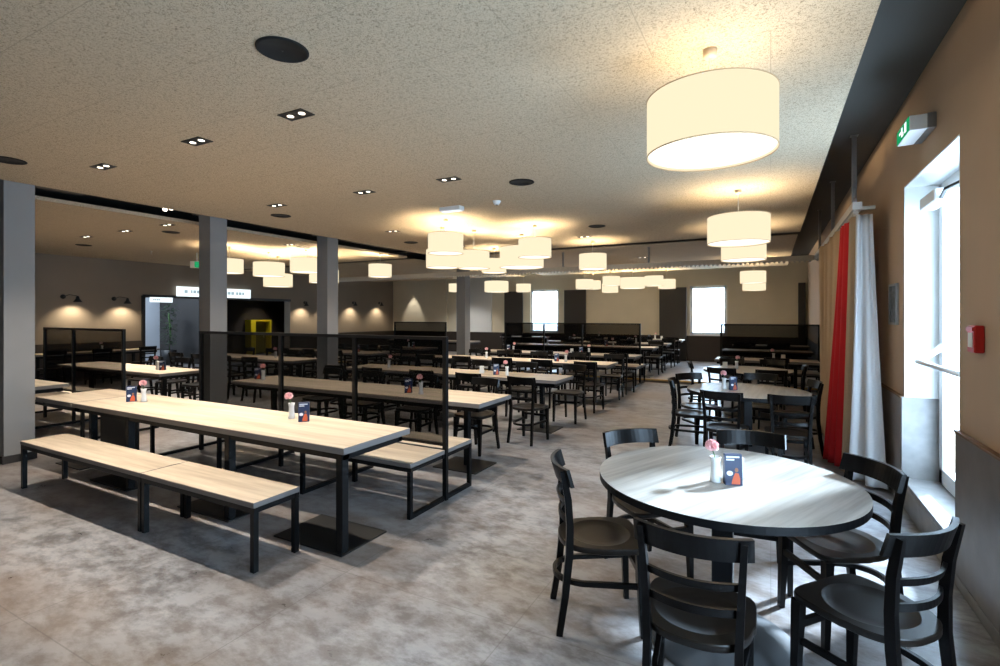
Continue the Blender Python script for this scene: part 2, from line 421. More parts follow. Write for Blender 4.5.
# left wall with the wide opening to the entrance
OY0, OY1, OZ = 7.75, 12.65, 2.20
mb = MB()
mb.box(XL - .3, XL, YF, OY0, 0, ROOF); mb.box(XL - .3, XL, OY0, OY1, OZ, ROOF); mb.box(XL - .3, XL, OY1, YB, 0, ROOF)
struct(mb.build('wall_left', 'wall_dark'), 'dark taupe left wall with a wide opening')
for a, b in ((YF, OY0), (OY1, YB)):
    struct(MB().box(XL, XL + .03, a, b, 0, 0.95).build('wall_left_wainscot', 'panel_brown'), 'dark wainscot on the left wall')
mb = MB(); mb.box(XL - .04, XL + .05, OY0 - .03, OY0 + .05, 0, OZ); mb.box(XL - .04, XL + .05, OY0, OY1, OZ - .05, OZ + .03)
struct(mb.build('trim_opening', 'black'), 'black frame of the opening')
XE = XL - 4.0
struct(MB().box(XE - .1, XE, OY0 - .8, OY1 + 3.8, 0, ROOF).build('wall_entrance_back', 'panel_brown'), 'dark wall beyond the opening')
struct(MB().box(XE, XL - .3, OY0 - .9, OY0 - .8, 0, ROOF).build('wall_entrance_left', 'corridor'), 'pale wall of the entrance')
struct(MB().box(XE, XL - .3, OY1 + 3.7, OY1 + 3.8, 0, ROOF).build('wall_entrance_right', 'panel_brown'), 'dark wall of the entrance')
struct(MB().box(XE, XE + .06, OY0 - .8, 10.35, 0, OZ + .6).build('wall_entrance_pale', 'corridor'), 'pale blue lit wall of the entrance')
struct(MB().box(XE, XL - 1.6, 10.30, 10.40, 0, ROOF).build('wall_entrance_divider', 'panel_dark'), 'dark dividing wall in the entrance')
struct(MB().box(XE + .06, XE + .10, 9.15, 9.20, 0, 2.6).build('trim_entrance', 'black'), 'dark joint in the pale entrance wall')
# wall behind the camera
struct(MB().box(XL - .3, XR + TH, YF - .2, YF, 0, ROOF).build('wall_front', 'wall_taupe'), 'taupe wall behind the camera')

# columns
for i, y in enumerate((2.36, 4.70, 7.00, 11.95)):
    yw = 0.27
    struct(MB().box(-7.76, -7.48, y, y + yw, 0, CZ + .12).build('column', 'column'), 'square grey column')
    struct(MB().box(-7.775, -7.465, y - .015, y + yw + .015, 0, .085).build('baseboard_column', 'base'), 'dark base strip of the column')

# ================================================================== TABLES
def long_table(w, d, legs, ly=None, panel=False, px=(.30, .24)):
    def mk():
        t = thing('long_table', '', 'table')
        mb = MB(); mb.box(0, w, 0, d, .705, .75, bevel=.003)
        o = mb.build('tabletop', ['oak', 'oak_edge'], t)
        for p in o.data.polygons:
            if abs(p.normal.z) < .9: p.material_index = 1
        mb = MB()
        for q in ((.04, w - .04, .05, .09), (.04, w - .04, d - .09, d - .05), (.04, .09, .05, d - .05), (w - .09, w - .04, .05, d - .05)): mb.box(q[0], q[1], q[2], q[3], .655, .704)
        mb.build('apron', 'steel', t)
        for lx in legs:
            yc = d * .45 if ly is None else ly
            MB().box(lx - .031, lx + .031, yc - .031, yc + .031, .012, .704, .004).build('leg', 'steel', t)
            pc = max(yc, .25)
            MB().box(lx - px[0], lx + px[1], pc - .23, pc + .23, 0, .012, .002).build('floor_plate', 'plate', t)
        if panel: MB().box(.0, w, d - .10, d - .07, .0, .654).build('back_panel', 'black', t)
        return t
    return mk
PT = Proto(long_table(3.94, .71, (.45, 1.75, 3.60)))
PTA = Proto(long_table(3.78, .71, (.96, 2.46, 3.69), .075, False, (.64, .05)))
PTS = Proto(long_table(.80, .71, (.42,), .36, True))
ROWS = {'A': 2.51, 'B': 4.41, 'C': 6.47, 'D': 8.97, 'E': 11.05, 'F': 12.98, 'G': 14.95, 'H': 17.6}
G_T = 'long oak tables'
PTA.put('long light oak table nearest the camera, between bench and mesh partition', (-6.31, 2.51, 0), 0, G_T)
PTS.put('short end of oak table beside the nearest grey column', (-7.125, 2.51, 0), 0, G_T)
NAMES = {'B': 'second', 'C': 'third', 'D': 'fourth', 'E': 'fifth', 'F': 'sixth', 'G': 'seventh', 'H': 'last'}
lab = {'B': 'second long oak table, just behind the nearest mesh partition', 'C': 'third long oak table, black chairs along both sides',
       'D': 'fourth long oak table from the front, left of the aisle', 'E': 'fifth long oak table, in front of the far mesh partition',
       'F': 'sixth long oak table, just behind the far mesh partition', 'G': 'seventh long oak table, on the raised back floor',
       'H': 'last long oak table, nearest the back windows'}
for k in 'BCDEFGH':
    PT.put(lab[k], (-6.53, ROWS[k], PLAT if k in 'FGH' else 0), 0, G_T)
LROWS = {'A': 2.51, 'B': 4.38, 'C': 6.85, 'D': 9.0, 'E': 11.05, 'G': 13.4}
PL = Proto(long_table(3.3, .71, (.5, 2.85)))
lab = {'A': 'oak table end showing beside the nearest column, beyond the row', 'B': 'oak table seen between the first two columns',
       'C': 'oak table just behind the second column, seen through mesh', 'D': 'fourth oak table left of the columns',
       'E': 'oak table left of the third column, far side', 'G': 'oak table by the left rear wall on the raised floor'}
for k, y in LROWS.items():
    PL.put(lab[k], (-11.55 if k != 'A' else -11.45, y, PLAT if k == 'G' else 0), 0, 'oak tables left of the columns')
# narrow table along the left wall, and table right of the aisle
PW = Proto(long_table(2.9, .65, (.4, 2.4)))
PW.put('narrow table along the left wall under the wall lamps', (XL + .75, 4.9, 0), PI / 2)
PK = Proto(long_table(1.85, .71, (.4, 1.45)))
PK.put('oak table on the right, in front of the right mesh partition', (-1.02, 11.25, 0), 0)
PK.put('oak table on the right, behind the right mesh partition', (-1.02, 12.98, PLAT), 0)
PK.put('oak table at the back right corner under the cream wall', (-0.95, 15.4, PLAT), 0)
PK.put('table against the back wall below the left back window', (-9.4, 17.6, PLAT), 0)

def round_table(bx, by):
    def mk():
        t = thing('round_table', '', 'table')
        n = 96; R = .67
        mb = MB()
        mb.prism([(R * math.cos(2 * PI * i / n), R * math.sin(2 * PI * i / n)) for i in range(n)], .712, .75, 0, 1)
        mb.build('tabletop', ['oak_grey', 'steel'], t)
        MB().box(-.3, .3, -.3, .3, .690, .711).build('mounting_plate', 'steel', t)
        MB().box(bx - .048, bx + .048, by - .048, by + .048, .06, .70, .004).build('leg', 'steel', t)
        MB().lathe([(.345, 0), (.35, .012), (.342, .022), (.335, .026), (.30, .045), (.2, .066), (.09, .08), (.0, .082)], 64).build('base', 'column_base', t)
        t.children and None
        return t
    return mk
M['column_base'] = plain('dark_grey_cast_base', (80, 82, 84), 0.4)
RC = [(-.233, 3.06), (-.255, 6.77), (-.344, 9.33)]
PR = Proto(round_table(0.0, -0.0))
def near_round():
    t = round_table(.02, -.28)()
    for c in kids(t):
        if c.name.startswith('base'): c.location = (.02, -.28, 0)
    return t
PR0 = Proto(near_round)
PR0.put('large round grey oak table nearest the camera', (*RC[0], 0))
PR.put('second round oak table, directly behind the nearest one', (*RC[1], 0), .4)
PR.put('third round table, furthest back beside the curtain', (*RC[2], 0), 1.1)

# ================================================================== BENCHES
def bench(w, d):
    def mk():
        t = thing('bench', '', 'bench')
        o = MB().box(0, w, 0, d, .415, .45, .003).build('seat', ['oak', 'oak_edge'], t)
        for p in o.data.polygons:
            if abs(p.normal.z) < .9: p.material_index = 1
        mb = MB()
        for q in ((.0, w, .005, .035), (.0, w, d - .035, d - .005), (.005, .035, .035, d - .035), (w - .035, w - .005, .035, d - .035)): mb.box(q[0], q[1], q[2], q[3], .38, .414)
        mb.build('frame', 'steel', t)
        for x in (.022, w - .022):
            for y in (.022, d - .022): MB().box(x - .018, x + .018, y - .018, y + .018, 0, .38).build('leg', 'steel', t)
        return t
    return mk
b1 = bench(2.08, .36)(); b1.location = (-6.30, 2.105, 0); tag(b1, 'oak bench with black legs in front of nearest table, left half', 'bench', 'benches along the nearest table')
b2 = bench(1.31, .36)(); b2.location = (-4.21, 2.105, 0); tag(b2, 'oak bench with black legs in front of nearest table, right half', 'bench', 'benches along the nearest table')

def double_bench(w):
    def mk():
        t = thing('double_bench', '', 'bench')
        for y0, y1 in ((0, .49), (.53, .95)):
            o = MB().box(0, w, y0, y1, .415, .45, .003).build('seat', ['oak', 'oak_edge'], t)
            for p in o.data.polygons:
                if abs(p.normal.z) < .9: p.material_index = 1
        n = max(2, int(round(w / 1.25)) + 1)
        mb = MB()
        for y in (.02, .47, .55, .93): mb.box(0, w, y - .014, y + .014, .38, .414)
        mb.build('frame', 'steel', t)
        for i in range(n):
            x = .02 + (w - .04) * i / (n - 1)
            for y in (.02, .93): MB().box(x - .017, x + .017, y - .017, y + .017, 0, .38).build('leg', 'steel', t)
            mb = MB(); mb.box(x - .017, x + .017, .037, .913, 0, .034); mb.box(x - .014, x + .014, .037, .913, .38, .41)
            mb.build('floor_rail', 'steel', t)
        return t
    return mk
PD = Proto(double_bench(3.76)); PD2 = Proto(double_bench(3.0)); PD3 = Proto(double_bench(1.9))
def partition(posts, z0=.48, top=1.455):
    def mk():
        t = thing('mesh_partition', '', 'partition')
        for x in posts: MB().box(x - .02, x + .02, -.018, .018, 0, top).build('post', 'steel', t)
        for a, b in zip(posts, posts[1:]):
            mp = MB().box(a + .02, b - .02, -.003, .003, z0 + .025, top - .03).build('mesh_panel', 'mesh', t)
            MB().box(a + .02, b - .02, -.012, .012, z0, z0 + .025).build('rail', 'steel', mp); MB().box(a + .02, b - .02, -.015, .015, top - .03, top).build('rail', 'steel', mp)
        return t
    return mk
PP = Proto(partition([0, 1.44, 2.52, 3.60])); PP2 = Proto(partition([0, .95, 2.38])); PP3 = Proto(partition([0, 1.9])); PP4 = Proto(partition([0, 1.15, 2.2, 3.65]))
G_P = 'dark mesh partitions'; G_D = 'double benches under the partitions'
PD.put('double oak bench under the nearest mesh partition, end at aisle', (-6.31, 3.25, 0), 0, G_D)
PP.put('long black mesh partition behind the nearest oak table', (-6.16, 3.76, 0), 0, G_P)
PD2.put('double bench under the mesh partition left of first column gap', (-10.9, 3.25, 0), 0, G_D)
PP2.put('black mesh partition beside the nearest column, at left', (-10.33, 3.76, 0), 0, G_P)
PD.put('double bench under the far middle mesh partition', (-6.5, 11.83, 0), 0, G_D)
PP4.put('far mesh partition in the middle, across the back window', (-6.42, 12.33, 0), 0, G_P)
PD2.put('double bench under the far left mesh partition', (-11.2, 11.83, 0), 0, G_D)
PP3.put('far left mesh partition in front of the cream wall', (-10.28, 12.33, 0), 0, G_P)
PD3.put('double bench under the right mesh partition by curtain', (-1.0, 11.83 + .25, 0), 0, G_D)
PP3.put('right mesh partition between the aisle and the curtain', (-1.0, 12.36 + .23, 0), 0, G_P)

# ================================================================== CHAIRS
def chair():
    t = thing('cafe_chair', '', 'chair')
    n = 56
    def outline(k):
        a = 2 * PI * k / n - PI / 2
        c, s = math.cos(a), math.sin(a)
        if s > -.12:      # squarish front
            e = 6.0; r = (abs(c / .212) ** e + abs(s / .21) ** e) ** (-1 / e)
        else:
            e = 2.5; r = (abs(c / .205) ** e + abs(s / .225) ** e) ** (-1 / e)
        return r * c, r * s
    O = [outline(k) for k in range(n)]
    def ring(sx, z): return [(x * sx, y * sx, z) for x, y in O]
    def circ(r, z, cy=-.005): return [(r * math.cos(2 * PI * k / n - PI / 2) * 1.02, cy + r * math.sin(2 * PI * k / n - PI / 2), z) for k in range(n)]
    mb = MB()
    mb.grid_faces([ring(.97, .428), ring(1.0, .433), ring(1.0, .456)], True, True, False)
    mb.grid_faces([ring(1.0, .456), ring(.985, .4600)], True)
    mb.grid_faces([ring(.985, .4600), circ(.166, .4602)], True, smooth=False)
    mb.grid_faces([circ(.166, .4602), circ(.158, .4585), circ(.146, .4535), circ(.10, .4515), circ(.03, .4510)], True, False, True)
    mb.build('seat', 'chair_seat', t)
    for sx in (-1, 1):
        mb = MB()
        mb.sweep([(sx * .178, .172, .428), (sx * .183, .186, 0)], .042, .042, up=(0, 1, 0), taper=[1, .66])
        mb.build('leg', 'chair', t)
        path = [(sx * .172, -.240, 0), (sx * .163, -.208, .20), (sx * .160, -.186, .42), (sx * .165, -.184, .56), (sx * .172, -.194, .70), (sx * .180, -.222, .850)]
        MB().sweep(path, .026, .036, up=(0, 1, 0), taper=[.9, 1, 1.08, 1.02, .98, .86]).build('back_post', 'chair', t)
    def bow(w, y0, sag, z, lean, th, h, name):
        m = 14; rings = []
        for i in range(m + 1):
            u = -1 + 2 * i / m
            x = u * w; y = y0 - sag * (1 - u * u)
            dx, dy = 1.0, 2 * sag * u / w
            L = math.hypot(dx, dy); nx, ny = -dy / L, dx / L
            rings.append([(x - nx * th / 2, y - ny * th / 2 + lean / 2, z - h / 2), (x + nx * th / 2, y + ny * th / 2 + lean / 2, z - h / 2),
                          (x + nx * th / 2, y + ny * th / 2 - lean / 2, z + h / 2), (x - nx * th / 2, y - ny * th / 2 - lean / 2, z + h / 2)])
        MB().grid_faces(rings, True, True, True, smooth=False).build(name, 'chair', t)
    bow(.206, -.186, .060, .815, .026, .020, .090, 'top_rail')
    bow(.168, -.180, .046, .672, .008, .014, .030, 'slat')
    bow(.162, -.172, .046, .575, .000, .014, .030, 'slat')
    hoop = []
    for i in range(21):
        a = PI * i / 20
        hoop.append((.152 * math.cos(a), -.08 - .168 * math.sin(a), .255))
    MB().sweep([(.176, .175, .255)] + hoop + [(-.176, .175, .255)], .020, .026).build('hoop_stretcher', 'chair', t)
    MB().box(-.172, .172, .166, .190, .305, .335).build('front_stretcher', 'chair', t)
    return t
PC = Proto(chair)
def face(dx, dy): return math.atan2(-dx, dy)       # rotation that turns local +Y to (dx, dy)
def put_chair(label, x, y, dx, dy, group, z=0.0): return PC.put(label, (x, y, z), face(dx, dy), group)
G1 = 'chairs around the nearest round table'
put_chair('black chair left of the nearest round table, seen from the side', -.825, 2.705, .89, .46, G1)
put_chair('black chair behind the nearest round table at its left', -.70, 3.33, .72, -.70, G1)
put_chair('black chair straight behind the nearest round table, behind menu card', -.10, 3.60, .1, -1, G1)
put_chair('black chair right of nearest round table, toward white curtain', .305, 3.215, -.86, -.51, G1)
put_chair('black chair at front right of nearest round table, by the wall', .352, 2.55, -.77, .64, G1)
put_chair('black chair in front of nearest round table, back to the camera', -.26, 2.185, 0, 1, G1)
G2 = 'chairs around the second round table'
c = RC[1]
for lab_, x, y, dx, dy in [('black chair left of the second round table, side on', -.87, 6.60, 1, .1),
    ('black chair at front left of second round table, back toward camera', -.43, 5.92, .12, 1), ('black chair at front right of second round table, back toward camera', .16, 5.96, -.1, 1),
    ('black chair right of second round table, against the curtain', .27, 7.10, -1, -.25), ('black chair behind the second round table at its left', -.84, 7.16, .72, -.7),
    ('black chair behind the second round table at its right', -.14, 7.50, -.1, -1)]:
    put_chair(lab_, x, y, dx, dy, G2)
G3 = 'chairs around the third round table'
for lab_, x, y, dx, dy in [('black chair left of the third round table', -.98, 9.10, 1, .15), ('black chair at front left of third round table, back toward camera', -.62, 8.52, .2, 1),
    ('black chair at front right of third round table, back toward camera', -.02, 8.50, -.15, 1), ('black chair right of the third round table', .26, 9.3, -1, 0),
    ('black chair behind the third round table at its left', -.60, 10.02, .15, -1), ('black chair behind the third round table at its right', .0, 10.0, -.15, -1)]:
    put_chair(lab_, x, y, dx, dy, G3)
def row_chairs(y, facing, xs, tname, side, z=0.0):
    for i, x in enumerate(xs):
        j = rnd.uniform(-.05, .05); a = rnd.uniform(-.12, .12)
        put_chair(f'black chair on {side} side of {tname}, {ORD[i]} from right', x + j * .8, y + rnd.uniform(-.03, .03), a, facing, 'chairs at the ' + tname, z)
X5 = (-2.80, -3.62, -4.45, -5.28, -6.08); X4 = (-3.15, -4.02, -4.9, -5.75)
row_chairs(5.30, -1, X4, 'second long table', 'far')
row_chairs(6.08, 1, X5, 'third long table', 'near'); row_chairs(7.50, -1, X5, 'third long table', 'far')
row_chairs(8.52, 1, X5, 'fourth long table', 'near'); row_chairs(9.94, -1, X5, 'fourth long table', 'far')
row_chairs(10.74, 1, X5, 'fifth long table', 'near')
row_chairs(13.96, -1, X5, 'sixth long table', 'far', PLAT)
row_chairs(14.66, 1, X5[:4], 'seventh long table', 'near', PLAT); row_chairs(15.95, -1, X5[:4], 'seventh long table', 'far', PLAT)
row_chairs(17.27, 1, X5[:4], 'last long table', 'near', PLAT)
XLf = (-8.75, -9.6, -10.45, -11.25)
row_chairs(5.32, -1, XLf[:3], 'table between first two columns', 'far')
row_chairs(6.50, 1, XLf, 'table behind second column', 'near'); row_chairs(7.84, -1, XLf, 'table behind second column', 'far')
row_chairs(8.60, 1, XLf[:3], 'fourth table left of columns', 'near'); row_chairs(10.0, -1, XLf[:3], 'fourth table left of columns', 'far')
row_chairs(10.74, 1, XLf[:3], 'table by third column', 'near')
for i, y in enumerate((5.3, 6.2, 7.2)):
    put_chair(f'black chair at the narrow left wall table, {ORD[i]} from the front', XL + 1.15, y, -1, 0, 'chairs at the left wall table')
row_chairs(10.88, 1, (-.65, .1), 'table before right partition', 'near')
row_chairs(13.98, -1, (-.65, .1), 'table behind right partition', 'far', PLAT)
row_chairs(15.05, 1, (-.6, .2), 'table in right back corner', 'near', PLAT)
row_chairs(17.27, 1, (-8.0, -8.9), 'table below left back window', 'near', PLAT)

# ================================================================== TABLE DRESSING
def vase():
    t = thing('flower_vase', '', 'vase')
    MB().lathe([(0, 0), (.026, 0), (.030, .004), (.027, .03), (.022, .075), (.022, .105), (.028, .135), (.0255, .135), (.019, .10), (.018, .06), (0, .05)], 24).build('body', 'porcelain', t)
    st = MB().sweep([(0, 0, .06), (-.006, 0, .14), (-.02, -.004, .178)], .006, .006, n=8).build('stem', 'stem', t)
    mb = MB(); rr = random.Random(3)
    for q in range(40):
        th = rr.uniform(0, 2 * PI); ph = rr.uniform(-.5, 1.45); r0 = .030
        c = Vector((-.022 + r0 * .72 * math.cos(th) * math.cos(ph), -.004 + r0 * .72 * math.sin(th) * math.cos(ph), .195 + r0 * .62 * math.sin(ph)))
        nrm = Vector((math.cos(th) * math.cos(ph), math.sin(th) * math.cos(ph), math.sin(ph)))
        tx = nrm.cross(Vector((.3, .2, 1))).normalized(); ty = nrm.cross(tx)
        s = rr.uniform(.015, .021)
        rim = [c + tx * (s * math.cos(k * PI / 4)) + ty * (s * math.sin(k * PI / 4)) + nrm * (.006 * (1 + .5 * ((k % 2)))) for k in range(8)]
        cv = mb.bm.verts.new(c - nrm * .012); rv = [mb.bm.verts.new(p) for p in rim]
        for k in range(8): mb.bm.faces.new((cv, rv[k], rv[(k + 1) % 8]))
    mb.build('blossom', 'pink', st)
    return t
def card():
    t = thing('menu_card', '', 'menu card')
    # a triangular tent of card standing on the table, faces to -Y and +Y
    mb = MB(); w, h, d = .043, .160, .024
    P = [(-w, -d, 0), (w, -d, 0), (w, d, 0), (-w, d, 0)]; Q = [(-w, -.010, h), (w, -.010, h), (w, .012, h), (-w, .012, h)]
    mb.grid_faces([P, Q], True, True, True, smooth=False); cb = mb.build('card', 'card_blue', t)
    def on_face(pts, name, mat, eps):
        mb = MB(); vs = []
        lo = []; hi = []
        for u, v in pts:
            y = -d + (d - .010) * v / h
            lo.append(mb.bm.verts.new((u, y - .0002, v))); hi.append(mb.bm.verts.new((u, y - eps, v)))
        mb.bm.faces.new(hi)
        for i in range(len(pts)):
            j = (i + 1) % len(pts); mb.bm.faces.new((lo[i], lo[j], hi[j], hi[i]))
        return mb.build(name, mat, cb)
    for k, (a, b, z) in enumerate(((-.036, .030, .146), (-.036, .004, .132))): on_face([(a, z - .004), (b, z - .004), (b, z + .004), (a, z + .004)], 'heading', 'card_white', .0012)
    on_face([(-.020 + .016 * math.cos(q * PI / 8), .062 + .013 * math.sin(q * PI / 8)) for q in range(16)], 'cloud_patch', 'card_white', .0012)
    on_face([(-.012, .006), (.030, .006), (.031, .035), (.024, .062), (.008, .066), (-.002, .045), (-.010, .022)], 'orange_figure', 'card_orange', .0014)
    on_face([(.014 + .009 * math.cos(q * PI / 6), .080 + .011 * math.sin(q * PI / 6)) for q in range(12)], 'round_patch', 'card_skin', .0016)
    return t
def shaker():
    t = thing('napkin_holder', '', 'napkin holder')
    MB().box(-.04, .04, -.022, .022, 0, .05, .003).build('tray', 'porcelain', t)
    for k in (-.012, 0, .012): MB().box(-.034, .034, k - .004, k + .004, .02, .112).build('napkin', 'paper', t)
    return t
PV, PCD, PSH = Proto(vase), Proto(card), Proto(shaker)
TT = .751
GV, GC = 'white vases with pink flowers', 'blue menu cards'
PV.put('white vase with pink carnation on the nearest round table', (-.262, 2.955, TT), math.radians(28), GV)
PCD.put('blue menu card on the nearest round table beside the vase', (-.178, 2.955, TT), math.radians(20), GC)
PSH.put('white napkin holder behind the menu card, nearest round table', (-.165, 3.075, TT), .3, 'napkin holders')
PV.put('vase on nearest long table, right hand one', (-3.67, 3.03, TT), .6, GV); PCD.put('menu card on nearest long table, right hand one', (-3.48, 3.0, TT), .75, GC)
PV.put('vase on nearest long table, left hand one', (-5.74, 2.90, TT), 2.2, GV); PCD.put('menu card on nearest long table, left hand one', (-5.87, 2.85, TT), 1.0, GC)
for k in 'BCDEFGH':
    z = TT + (PLAT if k in 'FGH' else 0); y = ROWS[k] + .24; nm = NAMES[k] + ' long table'
    x1 = -3.50 if k in 'B' else -3.5 + rnd.uniform(-.35, .35); x2 = -6.2 if k == 'B' else -5.5 + rnd.uniform(-.3, .3)
    PV.put(f'vase on the {nm}, right hand one', (x1, y, z), rnd.uniform(0, 6), GV)
    PCD.put(f'menu card on the {nm}, right hand one', (x1 - .2, y + .03, z), .5 + rnd.uniform(-.2, .2), GC)
    PV.put(f'vase on the {nm}, left hand one', (x2, y, z), rnd.uniform(0, 6), GV)
    if k in 'BEG': PCD.put(f'menu card on the {nm}, left hand one', (x2 - .16, y + .04, z), .6, GC)
for k, nm, x in (('B', 'table between the first two columns', -8.95), ('C', 'table behind the second column', -9.2), ('D', 'fourth table left of the columns', -9.1), ('E', 'table by the third column', -9.0)):
    PV.put(f'vase on the {nm}', (x, LROWS[k] + .35, TT), rnd.uniform(0, 6), GV); PCD.put(f'menu card on the {nm}', (x + .17, LROWS[k] + .34, TT), .7, GC)
PV.put('vase on the narrow left wall table', (XL + .42, 6.6, TT), 1, GV)
PV.put('vase on second round table', (-.50, 6.72, TT), 1.2, GV); PCD.put('menu card on second round table', (-.40, 6.70, TT), .6, GC)
PV.put('vase on third round table', (-.50, 9.3, TT), 2.2, GV); PSH.put('napkin holder on third round table', (-.68, 9.33, TT), .5, 'napkin holders')
PV.put('vase on right table before the right partition', (.05, 11.55, TT), 0, GV); PSH.put('napkin holder on right table before the right partition', (.22, 11.6, TT), .4, 'napkin holders')
PSH.put('napkin holder on the third long table', (-3.95, ROWS['C'] + .33, TT), .5, 'napkin holders')
PSH.put('napkin holder on the fifth long table', (-4.15, ROWS['E'] + .33, TT), .5, 'napkin holders')
PSH.put('napkin holder on the last long table by the back wall', (-3.3, 17.95, TT + PLAT), .5, 'napkin holders')

# ================================================================== LAMPS
def drum(R, h):
    def mk():
        t = thing('drum_lamp', '', 'pendant lamp')          # origin at the ceiling; shade bottom set by the copy's own z
        o = MB(); n = 64
        o.grid_faces([[(R * math.cos(2 * PI * i / n), R * math.sin(2 * PI * i / n), z) for i in range(n)] for z in (0, h)], True)
        o.build('lamp_shade', 'shade', t)
        for z in (0.0, h): MB().lathe([(R - .002, z - .0025), (R + .003, z - .0025), (R + .003, z + .0025), (R - .002, z + .0025), (R - .002, z - .0025)], n).build('rim', 'shade_trim', t)
        MB().lathe([(R - .008, .012), (0.001, .012)], n).build('diffuser', 'diffuser', t)
        return t
    return mk
def fit_lamp(mk, R, h):
    """a drum needs its own cord length: shade parts are shared, cord and rose are built to reach the ceiling"""
    P_ = Proto(mk)
    def put(label, x, y, zb, group):
        first = P_.src is None
        if first:
            P_.src = mk(); KIDS[P_.src.name] = kids(P_.src)
            for k in KIDS[P_.src.name]: KIDS[k.name] = []
            o = P_.src; o.location = (x, y, zb); o['label'] = label
        else:
            o = P_.src.copy(); COL.objects.link(o); o.location = (x, y, zb); o['label'] = label
            for k in KIDS[P_.src.name]:
                c = k.copy(); COL.objects.link(c); c.parent = o
        o['group'] = group
        top = CZ - zb
        mb = MB(); mb.sweep([(0, 0, h * .55), (0, 0, top - .02)], .006, .006, n=6)
        mb.sweep([(-R, 0, h - .006), (0, 0, h - .006), (R, 0, h - .006)], .006, .006, n=6); mb.sweep([(0, -R, h - .006), (0, 0, h - .006), (0, R, h - .006)], .006, .006, n=6)
        mb.build('cord', 'white', o)
        MB().lathe([(.0, top - .045), (.030, top - .045), (.036, top - .04), (.036, top), (0, top)], 24).build('ceiling_rose', 'rose', o)
        L = bpy.data.lights.new('bulb', 'POINT'); L.energy = BULB * (.36 if y < 4 else 1.6 if x < -7.5 and y < 12 else 1.0); L.color = (1, .80, .52); L.shadow_soft_size = .06
        lo = bpy.data.objects.new('bulb', L); COL.objects.link(lo); lo.parent = o; lo.location = (0, 0, h * .62)
        return o
    return put
big = fit_lamp(drum(.34, .315), .34, .315); sml = fit_lamp(drum(.27, .30), .27, .30); mid = fit_lamp(drum(.30, .30), .30, .30); wide = fit_lamp(drum(.40, .36), .40, .36)
GL = 'cream drum pendant lamps'
big('large cream drum lamp hanging over the nearest round table', -.30, 3.06, 2.55, GL)
big('large cream drum lamp hanging over the second round table', -.34, 6.63, 2.50, GL)
big('large cream drum lamp hanging over the third round table', -.40, 9.31, 2.56, GL)
mid('cream drum lamp at back right, upper of the two there', -.40, 14.42, 2.47, GL)
mid('cream drum lamp at back right, further and lower one', -.42, 16.20, 2.36, GL)
sml('cream drum lamp highest over the third long table, left cluster', -4.42, 6.50, 2.60, GL)
sml('cream drum lamp lower left in cluster over the third long table', -4.89, 7.09, 2.45, GL)
sml('cream drum lamp lower right in cluster over the third long table', -4.55, 7.56, 2.46, GL)
sml('cream drum lamp upper right, over the aisle end of third table', -3.42, 7.62, 2.60, GL)
wide('wide cream drum lamp behind a smaller one, over the fourth table', -4.01, 8.35, 2.52, GL)
sml('cream drum lamp over the fifth table, left of the wide drum', -5.40, 9.84, 2.59, GL)
sml('cream drum lamp hanging alone over the fourth table aisle end', -3.14, 9.82, 2.57, GL)
wide('cream drum lamp right of fourth column below the metal rail', -8.10, 14.92, 2.43, GL)
sml('small cream drum lamp above the left back window', -8.12, 17.07, 2.52, GL)
sml('small cream drum lamp half hidden behind the fourth column', -10.28, 15.8, 2.52, GL)
sml('cream drum lamp leftmost of the far back cluster', -5.22, 15.47, 2.49, GL)
sml('cream drum lamp second from left in the far back cluster', -5.52, 17.3, 2.57, GL)
sml('cream drum lamp highest in the far back cluster', -4.44, 15.78, 2.58, GL)
sml('cream drum lamp lowest in the far back cluster', -4.80, 16.9, 2.42, GL)
wide('wide cream drum lamp in the middle of the far back cluster', -4.08, 17.06, 2.55, GL)
sml('cream drum lamp second from right in the far back cluster', -3.09, 15.59, 2.53, GL)
sml('cream drum lamp rightmost of the far back cluster', -2.98, 17.1, 2.52, GL)
sml('cream drum lamp hanging alone right of the third column', -8.27, 9.38, 2.57, GL)
sml('cream drum lamp partly behind the second column', -10.31, 6.91, 2.56, GL)
big('cream drum lamp left of third column, upper of left pair', -10.33, 7.90, 2.56, GL)
big('cream drum lamp left of third column, lower of left pair', -10.93, 8.62, 2.37, GL)
big('cream drum lamp touching third column, upper of right pair', -9.28, 8.06, 2.62, GL)
big('cream drum lamp partly behind third column, lower of right pair', -9.58, 8.86, 2.44, GL)

# recessed twin downlights
def downlight():
    t = thing('twin_downlight', '', 'downlight')
    mb = MB(); a, b = .125, .065
    for q in ((-a, a, -b, -b + .012), (-a, a, b - .012, b), (-a, -a + .012, -b + .012, b - .012), (a - .012, a, -b + .012, b - .012), (-.006, .006, -b + .012, b - .012)): mb.box(q[0], q[1], q[2], q[3], -.006, .0)
    mb.build('frame', 'black', t)
    for x in (-.06, .06):
        MB().box(x - .053, x + .053, -.052, .052, -.003, .0).build('recess_plate', 'black', t)
        MB().lathe([(.024, -.0032), (.024, -.0045), (0.0005, -.0046)], 20, c=(x, 0, 0)).build('lamp_head', 'lens', t)
    return t
PDL = Proto(downlight)
def put_down(label, x, y, group, power=1.0, col=(1, .88, .74)):
    o = PDL.put(label, (x, y, CZ), 0, group)
    L = bpy.data.lights.new('downlight_beam', 'SPOT'); L.energy = DOWN * power; L.color = col; L.spot_size = math.radians(115); L.spot_blend = .7; L.shadow_soft_size = .018
    lo = bpy.data.objects.new('downlight_beam', L); COL.objects.link(lo); lo.parent = o; lo.location = (0, 0, -.03)
GD = 'twin downlights in the main ceiling'
names_x = {-3.1: 'right', -4.32: 'middle', -5.88: 'left'}
